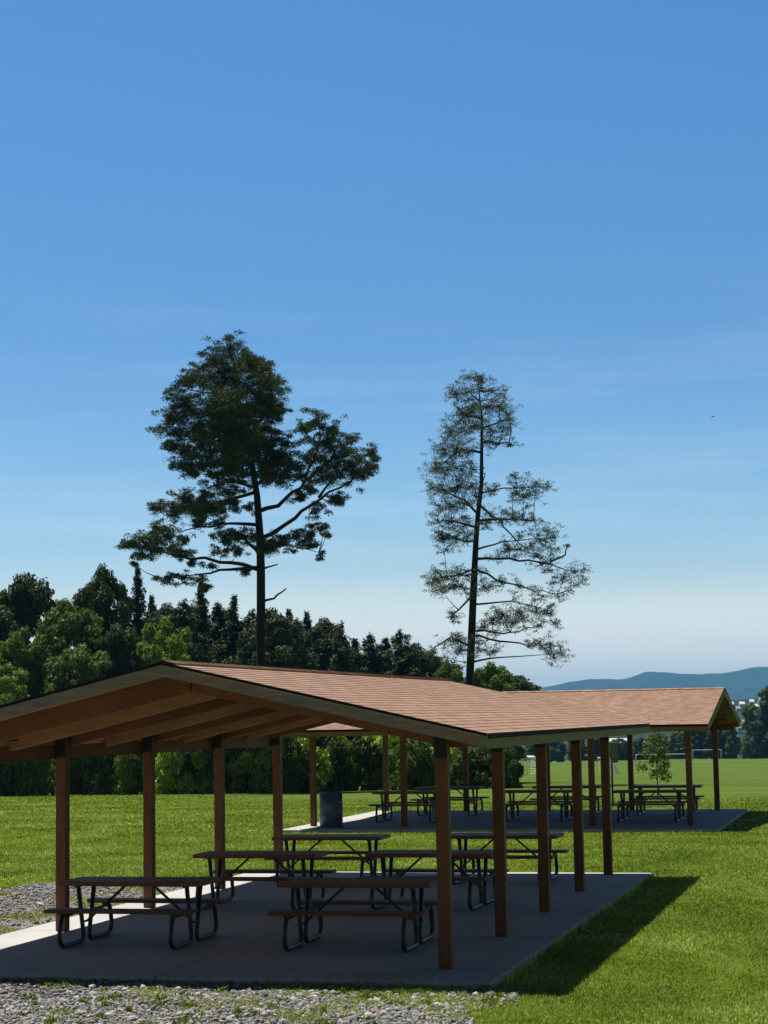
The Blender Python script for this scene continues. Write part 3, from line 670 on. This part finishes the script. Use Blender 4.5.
# ------------------------------------------------------------------ hero pines
def hero(name, u0, vb, D, trunk, tr, branches, clumps, sx0, sy0, k, mat, bark, label, dens, nl, nw, depthw, seed, axis, ns=26, spray=.5):
    """clump and branch layout given in the crop frame (k px per px); placed at its own distance, in metres, with real depth"""
    r = np.random.RandomState(seed); mpp = D/FPX; p0 = spot(u0, 715, D); z0 = zt(p0[0], p0[1]); ctr = spot(u0, vb, D)
    root = empty(name, (p0[0], p0[1], z0)); tag(root, label, 'pine tree')
    ax = np.array([Rv[0], Rv[1], 0.]); dp = np.array([-Rv[1], Rv[0], 0.])
    def w(c, d=0): # crop point -> local metres
        u = sx0+c[0]/k; v = sy0+c[1]/k; return CAM+ray(u, v)*(D+d)-np.array([p0[0], p0[1], z0])
    mb = MB(); T = [w(c) for c in trunk]; T = [T[0]*np.array([1, 1, 0])+np.array([0, 0, -.3])]+T
    mb.tube(T, tr, 9); tn = mb.build('trunk', bark, root)
    SK = []
    mb = MB()
    for bi, br in enumerate(branches):
        dsgn = r.uniform(-1, 1)*depthw*.55; P = []
        ty = sorted((c[1], c[0]) for c in trunk); tx = float(np.interp(br[0][1], [a for a, _ in ty], [b_ for _, b_ in ty])); br = br if abs(tx-br[0][0]) > 24 else [(float(np.interp(br[0][1], [a for a, _ in ty], [b_ for _, b_ in ty])), br[0][1])]+(br[1:] if len(br) > 1 else br)
        for i, c in enumerate(br): P.append(w(c, dsgn*(i/(len(br)-1))))
        Q = []
        for i in range(len(P)-1):
            for t in (0, .33, .66): Q.append(P[i]*(1-t)+P[i+1]*t+(r.normal(size=3)*(.05 if len(br) > 3 else .02) if (i or t) else 0))
        Q.append(P[-1]); L = sum(np.linalg.norm(Q[i+1]-Q[i]) for i in range(len(Q)-1)); R0 = min(.13, .040+.014*L)*(1 if dens > 30 else .68)
        mb.tube(Q, list(np.linspace(R0*1.4, R0*.6, len(Q)) if L < 3 else np.linspace(R0, .014, len(Q))), 6); SK += Q
    SK += T[2:]; SKA = np.array(SK); Cs = []; Ns = []; Ts = []
    for (cx, cy, rad) in clumps:
        R = rad/k*mpp; base = w((cx, cy)); d2 = ((SKA-base)*ax).sum(1)**2+(SKA-base)[:, 2]**2; j = np.argmin(d2+(SKA[:, 2] > base[2]+.2)*2)
        near = SKA[j]; dist = abs(cx-trunk[-1][0])
        reps = 2 if (dist < 120/2.56*k and len(clumps) > 0 and r.rand() < .4) else 1
        for rep in range(reps):
            d = (near@dp)*.7+r.uniform(-1, 1)*depthw*(.9 if reps == 2 else .25)
            c = w((cx, cy), d)
            mb.tube([near, (near+c)*.5+np.array([0, 0, -.08]), c], [.03, .02, .008], 4)
            nsub = max(5, int(ns*(rad/30)**1.6))
            for q in range(nsub):
                o_ = r.normal(size=3)*np.array([.62, .62, .50])*R*(.88 if dens > 30 else 1.5); e = c+o_; mb.tube([c, c+o_*.6+np.array([0, 0, -.04]), e], [.012, .008, .004], 3, False)
                n = int(dens*r.uniform(.4, 1.5)); dirs = r.normal(size=(n, 3)); dirs[:, 2] += .35; dirs /= np.linalg.norm(dirs, axis=1, keepdims=True)
                rr = (.14+R*.18*r.uniform(.4, 1.3))*r.rand(n)**.5; cc = e+dirs*rr[:, None]*np.array([1.25, 1.25, .7]); Cs.append(cc); Ns.append(dirs)
    mb.build('branches', bark, root)
    C = np.concatenate(Cs); dirs = np.concatenate(Ns); n = len(C)
    # needle sprays pointing outward
    t = dirs+r.normal(size=(n, 3))*spray; t /= np.linalg.norm(t, axis=1, keepdims=True); a = r.normal(size=(n, 3)); b_ = np.cross(t, a); b_ /= np.linalg.norm(b_, axis=1, keepdims=True)
    ln = (nl*r.uniform(.6, 1.3, n))[:, None]*.5; wd = (nw*r.uniform(.6, 1.3, n))[:, None]*.5
    V = np.stack([C-t*ln, C+b_*wd, C+t*ln, C-b_*wd], 1).reshape(-1, 3)
    mesh_np('crown', V, np.arange(n*4).reshape(n, 4), mat, root); return root
c1 = [(335,75,36),(290,105,30),(380,110,34),(265,122,20),(410,132,28),(330,130,42),(300,160,45),(370,170,50),(430,165,36),(238,152,22),(200,172,24),(215,215,34),(180,248,30),(188,290,36),(240,240,45),(250,290,42),(178,325,20),(230,335,28),
 (310,220,50),(370,240,50),(430,215,36),(455,232,20),(440,262,26),(300,280,42),(360,300,46),(420,310,42),(470,312,20),(230,385,34),(280,372,42),(340,370,42),(400,360,40),(450,360,40),(490,368,28),(300,412,32),(360,410,32),(510,400,26),(470,405,28),
 (555,252,28),(525,278,20),(590,282,30),(560,312,36),(620,322,32),(645,308,16),(600,350,38),(550,350,32),(640,372,28),(682,345,26),(690,380,26),(700,355,14),(655,400,26),(610,400,32),(570,400,32),(540,432,22),(600,462,24),(560,482,22),(512,452,20),(618,465,12),
 (150,482,22),(190,487,32),(240,482,38),(290,480,34),(340,470,26),(212,452,22),(380,480,16),(88,575,26),(130,562,34),(170,555,32),(148,530,20),(190,592,26),(102,600,18),(222,600,18),(140,592,26),(250,520,26),(300,520,16),
 (150,660,14),(180,664,17),(215,661,17),(250,665,15),(270,685,9),(240,622,15),(85,625,9),(320,560,22),(360,550,26),(400,560,22),(350,592,20),(310,597,17),(370,642,14),(290,632,11),(430,580,28),(470,570,26),(510,560,24),(540,542,20),(575,532,16),(580,550,10),(490,592,11),(565,607,11),(540,578,20),(330,330,40),(270,330,38),(390,330,36),(200,370,22),(430,400,28),(330,440,22),(270,445,20),(215,560,16),(60,578,8)]
b1 = [[(413,640),(340,620),(230,610),(150,590),(75,580)], [(410,632),(330,640),(260,650),(155,662)], [(405,525),(330,520),(260,530),(170,550)], [(402,430),(330,410),(240,390)], [(385,330),(300,300),(190,310)],
 [(420,490),(480,460),(530,410),(560,330),(555,255)], [(420,560),(500,510),(560,455),(640,415),(700,365)], [(418,590),(480,575),(560,595)], [(413,640),(455,625)], [(416,722),(445,712),(477,687)], [(417,765),(432,752),(443,738)],
 [(402,425),(440,385),(450,350)], [(375,300),(430,230),(445,200)], [(365,250),(300,190),(200,175)], [(352,190),(290,110)], [(398,440),(300,470),(160,482)], [(560,455),(600,400),(620,330)], [(530,410),(600,350),(680,345)], [(412,600),(370,560),(320,560)], [(390,370),(300,370),(220,380)], [(372,280),(280,240),(190,245)], [(345,140),(400,115)]]
hero('pine_tree', 262, 668, 98, [(412, 890), (412, 650), (410, 560), (402, 450), (391, 380), (375, 300), (356, 200), (336, 75)], [.34, .24, .22, .20, .17, .15, .12, .08, .03], b1, c1, 100, 320, 2.56, M['needle'], M['bark_dark'],
     'tall dense dark green pine with a wide lopsided crown, left of the thin one', 72, .16, .038, 2.8, 5, 0, 27)
c2 = [(200,78,16),(235,78,14),(165,128,18),(195,125,22),(240,110,22),(270,120,22),(295,130,13),(185,185,27),(215,170,22),(255,165,27),(290,165,22),(320,190,20),(325,215,18),(150,235,22),(180,240,22),(210,225,22),(265,230,22),(300,240,22),(290,275,20),(325,275,13),(250,270,18),
 (130,290,22),(165,290,26),(200,300,22),(105,345,22),(140,350,28),(180,350,26),(212,350,18),(95,400,20),(130,410,28),(170,400,26),(210,400,18),(115,455,22),(150,455,28),(190,450,26),(222,430,16),(115,505,22),(150,500,26),(190,510,22),(130,550,20),(165,550,20),(198,545,20),(130,590,10),(118,540,18),
 (340,375,16),(335,400,18),(370,410,16),(405,390,16),(430,405,12),(330,420,13),(360,430,17),(395,425,16),(370,455,9),(270,410,13),(300,470,13),(330,490,18),(370,495,18),(395,500,11),(300,500,13),(260,480,17),(250,510,13),
 (430,530,20),(455,550,16),(410,555,20),(440,575,18),(380,570,22),(350,580,20),(320,580,16),(400,600,22),(440,610,13),(290,600,16),(350,545,9),(540,640,11),(510,650,18),(480,665,20),(530,680,12),(500,690,13),(455,680,13),(430,640,13),(410,630,13),
 (100,670,18),(130,665,20),(170,655,20),(200,660,13),(120,700,18),(165,690,18),(190,710,13),(95,690,11),(150,770,12),(155,790,12),(245,690,22),(240,650,13),(265,690,9),(300,680,11),(350,690,15),(390,700,15),(420,720,15),(460,720,14),(330,720,9),(440,745,11),
 (300,770,26),(350,770,28),(400,765,26),(440,770,20),(460,800,13),(270,790,18),(330,800,18),(280,820,16),(240,810,13),(400,810,13),(410,860,20),(440,870,23),(470,880,16),(380,865,13),(450,900,18),(240,850,16),(270,880,13),(230,880,13),(170,850,16),(130,860,16),(100,880,13),(180,880,18),(140,900,13),(490,575,5)]
b2 = [[(207,825),(222,825),(300,830),(370,820),(440,790)], [(207,835),(290,850),(380,860),(470,870)], [(212,745),(330,735),(430,760)], [(220,612),(320,610),(400,620),(470,640),(540,650)], [(236,455),(290,500),(340,560),(400,600)], [(224,585),(300,560),(430,550)], [(236,420),(300,405),(430,400)],
 [(228,480),(190,440),(100,400)], [(222,560),(180,560),(120,530)], [(217,640),(160,660),(95,670)], [(212,720),(170,760),(150,785)], [(204,915),(290,900),(450,890)], [(206,870),(150,840),(100,870)], [(238,300),(180,290),(110,345)], [(239,270),(320,270)], [(240,200),(190,190),(150,235)], [(240,230),(320,200)], [(238,400),(250,362)], [(226,520),(150,500),(110,500)], [(440,620),(480,600),(492,570)],
 [(240,150),(200,120)], [(237,120),(280,120)], [(228,500),(300,495),(390,500)], [(220,640),(280,670),(390,700),(460,715)]]
hero('pine_tree', 470, 688, 101, [(203, 985), (215, 700), (222, 560), (228, 480), (238, 400), (239, 300), (240, 200), (226, 75)], [.30, .22, .19, .15, .13, .11, .09, .06, .02], b2, c2, 400, 350, 2.927, M['needle_grey'], M['bark_dark'],
     'thin sparse pine with see-through grey green foliage, right of the dense one', 22, .14, .032, 2.2, 9, 0, 42)

# ------------------------------------------------------------------ goals, sign, building, houses, bird
def goal(u, D, rz, w_, h_, label, net=False):
    p = spot(u, 715, D); z = zt(p[0], p[1]); root = empty('soccer_goal', (p[0], p[1], z), rz); tag(root, label, 'goal')
    r_ = .05; mb = MB(); mb.tube(bend([(-w_/2, 0, 0), (-w_/2, 0, h_), (w_/2, 0, h_), (w_/2, 0, 0)], .05, 2), r_, 8); mb.build('frame', M['white'], root)
    mb = MB()
    for sx in (-1, 1): mb.tube([(sx*w_/2, 0, h_), (sx*w_/2, .8, h_), (sx*w_/2, 2.0, .05), (sx*w_/2, 0, .05)], .03, 6)
    mb.tube([(-w_/2, 2.0, .05), (w_/2, 2.0, .05)], .03, 6); mb.build('stay', M['white'], root)
    if net:
        mb = MB(); n = 22
        for i in range(n+1):
            x = -w_/2+w_*i/n; mb.tube([(x, .0, h_), (x, .8, h_-.03), (x, 1.95, .08)], .028, 3, False)
        for t in np.linspace(0, 1, 10): mb.tube([(-w_/2, .8+1.15*t, h_-.03-(h_-.11)*t), (w_/2, .8+1.15*t, h_-.03-(h_-.11)*t)], .028, 3, False)
        for sx in (-1, 1):
            for t in np.linspace(.1, .9, 7): mb.tube([(sx*w_/2, 0, h_*t), (sx*w_/2, 1.95-1.15*t, h_*t)], .028, 3, False)
        mb.build('net', M['white'], root)
    return root
goal(660, 312, .26, 8.2, 2.44, 'white soccer goal frame behind the sapling')
goal(706, 370, .26, 5.5, 2.44, 'farthest white soccer goal, right of the sapling beside the far shelter post')
goal(527, 236, -1.35, 7.0, 2.5, 'netted white soccer goal seen side on beside the hedge end', True)
goal(600, 262, -1.2, 4.5, 2.2, 'smaller netted goal seen between the near shelter posts', True)
p = spot(611, 715, 58); root = empty('sign_post', (p[0], p[1], zt(p[0], p[1])), .25); tag(root, 'small grey sign on a thin dark post on the lawn behind the far shelter', 'sign')
mb = MB(); mb.tube([(-.02, 0, -.1), (-.02, 0, 1.9)], .03, 8); mb.build('pole', M['steel'], root)
hb_ = spot(611, 742, 58)[2]-zt(p[0], p[1]); mb = MB(); mb.box(-.06, .17, -.05, -.03, hb_-.62, hb_); mb.build('sign_panel', M['sign'], root, bevel=.01)

def house(u, D, vtop, vwall, wpx, dpt, label, cat, group, wall, roof, rz=.25, name='house', ridge_x=True, base=None):
    p = spot(u, 715, D); z = zt(p[0], p[1]); H = spot(u, vtop, D)[2]; Hw = spot(u, vwall, D)[2]; zb = min(z, Hw-3.2) if base is None else base
    root = empty(name, (p[0], p[1], zb), rz); tag(root, label, cat, group); w_ = wpx*D/FPX; h = Hw-zb; t = H-zb; hx, hy = w_/2, dpt/2
    mb = MB()
    mb.prism([(-hx, -hy, 0), (-hx, hy, 0), (-hx, hy, h), (-hx, 0, t-.15), (-hx, -hy, h)] if ridge_x else [(-hx, -hy, 0), (hx, -hy, 0), (hx, -hy, h), (0, -hy, t-.15), (-hx, -hy, h)], (w_, 0, 0) if ridge_x else (0, dpt, 0))
    wl = mb.build('wall', wall, root)
    mb = MB()
    for s_ in (-1, 1):
        if ridge_x: c = [(-hx-.3, 0, t-.13), (-hx-.3, s_*(hy+.4), h-.15), (hx+.3, s_*(hy+.4), h-.15), (hx+.3, 0, t-.13)]
        else: c = [(0, -hy-.3, t-.13), (s_*(hx+.4), -hy-.3, h-.15), (s_*(hx+.4), hy+.3, h-.15), (0, hy+.3, t-.13)]
        mb.quad8(c+[(a, b_, z_+.2) for a, b_, z_ in c])
    mb.build('roof', roof, root)
    nw_ = max(2, int(w_/3))
    for i in range(nw_):
        x = -hx+w_*(i+.5)/nw_; mb = MB(); mb.box(x-.5, x+.5, -hy-.04, -hy+.02, h-2.0, h-.9); mb.build('window', M['window'], root)
    return root
house(617, 455, 738.5, 742.5, 22, 10, 'long low building with white roof behind the far end of the field', 'building', None, M['wallpale'], M['roofpale'], name='building')
house(684, 450, 740.5, 744, 9, 7, 'small pale shed with bluish roof behind the sapling at the field edge', 'shed', None, M['wallpale'], M['roofpale'], name='shed')
house(492, 230, 683, 690, 9, 8, 'small house with blue grey gable roof glimpsed behind the thin pine', 'house', None, M['white'], M['roofgrey'], ridge_x=False)
FH = [(-500, 712), (560, 712), (690, 705), (735, 699), (768, 696), (1300, 690)]      # crest line of the foothills, 1300 m to 2100 m off
def foothill_z(u, D):
    top = spot(u, float(np.interp(u, [a for a, _ in FH], [b_ for _, b_ in FH])), 2100)[2]; t = (D-1300)/800; return -38+(top+38)*t*t*(3-2*t)
for i, (u, D, wp) in enumerate([(742, 1880, 5), (748, 1790, 5), (738, 1830, 4), (752, 1900, 4), (745, 1700, 7), (739, 1660, 5), (757, 1840, 4), (734, 1760, 4), (761, 1910, 4), (732, 1890, 3)]):
    z = foothill_z(u, D); dv = FPX/D; v0 = 512-FPX*((np.array([*spot(u, 715, D)[:2], z])-CAM)@Uc)/D
    house(u, D, v0-5.6*dv, v0-3.1*dv, wp, 8, 'tiny pale house in the hazy town below the blue hills', 'house', 'houses of the distant town', M['wallpale'], M['roofpale'] if i % 3 == 0 else M['roofgrey'], base=z-.6)
p = spot(713, 417, 150); root = empty('bird', tuple(p), .8); tag(root, 'tiny dark bird flying high in the blue sky at right', 'bird'); mb = MB()
mb.tube([(-.14, 0, 0), (-.07, 0, .01), (.02, 0, .01), (.09, 0, .02), (.13, 0, .015)], [.008, .028, .035, .022, .004], 8); mb.build('body', M['bird'], root)
for s_ in (-1, 1):
    mb = MB(); c = [(-.04, s_*.02, .02), (.05, s_*.02, .02), (.03, s_*.16, .07), (-.03, s_*.14, .07)]; mb.quad8(c+[(a, b_, z_+.008) for a, b_, z_ in c])
    c = [(-.03, s_*.14, .07), (.03, s_*.16, .07), (-.04, s_*.30, .02), (-.05, s_*.29, .02)]; mb.quad8(c+[(a, b_, z_+.006) for a, b_, z_ in c]); mb.build('wing', M['bird'], root)

# ------------------------------------------------------------------ hills
m, nt, b, o = newmat('forested_hill'); v = coords(nt, (1, 1, 1)); n1 = noise(nt, v, .012, 8, .65)
nt.links.new(ramp(nt, n1, [(.35, (.020, .040, .018)), (.65, (.055, .080, .030))]), b.inputs['Base Color']); b.inputs['Roughness'].default_value = 1; b.inputs['Specular IOR Level'].default_value = 0; bump(nt, b, n1, 1, 20); M['hill'] = m
def ridge(name, D0, D1, prof, zfoot, mat, seed, back=800):
    us = np.linspace(-500, 1300, 260); vt = np.interp(us, [a for a, _ in prof], [b_ for _, b_ in prof]); rows = []; r = np.random.RandomState(seed)
    jit = sum(np.sin(us*f+r.uniform(0, 6))*a for f, a in ((.11, .35), (.31, .2), (.83, .12)))
    for k in range(14):
        t = k/10.0; D = D0+(D1-D0)*min(t, 1)+(back*(t-1)/.3 if t > 1 else 0)
        row = []
        for i, u in enumerate(us):
            top = spot(u, vt[i]+jit[i], D1)[2]; g_ = CAM+(Fv+Rv*(u-384)/FPX)*D
            s_ = t*t*(3-2*t) if t <= 1 else max(0, 1-(t-1)/.3)
            z = zfoot+(top-zfoot)*s_+(math.sin(u*.05+k*1.3)*.06+math.sin(u*.13-k*2.1)*.03)*(top-zfoot)*t*(1-t)*2*(t < 1)
            row.append((g_[0], g_[1], z))
        rows.append(row)
    V = np.array(rows).reshape(-1, 3); I = np.arange(len(V)).reshape(14, len(us)); F = np.stack([I[:-1, :-1], I[:-1, 1:], I[1:, 1:], I[1:, :-1]], -1).reshape(-1, 4)
    o = mesh_np(name, V, F, mat, smooth=True); tag(o, kind='structure'); return o
ridge('hills', 6000, 8200, [(-500, 700), (400, 700), (540, 688), (565, 682), (585, 680), (622, 679), (630, 675.5), (641, 672.5), (660, 673), (690, 675), (720, 673.5), (735, 670), (750, 667.5), (768, 668), (900, 664), (1300, 690)], -42, M['hill'], 2)
ridge('foothills', 1300, 2100, [(-500, 712), (560, 712), (690, 705), (735, 699), (768, 696), (1300, 690)], -41, M['hill'], 3, 300)

# ------------------------------------------------------------------ haze
HAZE = 0.00010
if HAZE:
    m = bpy.data.materials.new('air'); m.use_nodes = True; nt = m.node_tree; nt.nodes.clear(); o_ = nt.nodes.new('ShaderNodeOutputMaterial'); pv = nt.nodes.new('ShaderNodeVolumePrincipled')
    pv.inputs['Color'].default_value = (.19, .55, 1.0, 1); pv.inputs['Density'].default_value = HAZE; pv.inputs['Anisotropy'].default_value = .2
    nt.links.new(pv.outputs[0], o_.inputs['Volume'])
    mb = MB(); mb.box(-9500, 6000, -60, 9800, -46, 192)
    h = mb.build('haze', m); tag(h, kind='stuff'); h['label'] = 'thin blue summer haze in the air over the fields and hills'; h['category'] = 'haze'
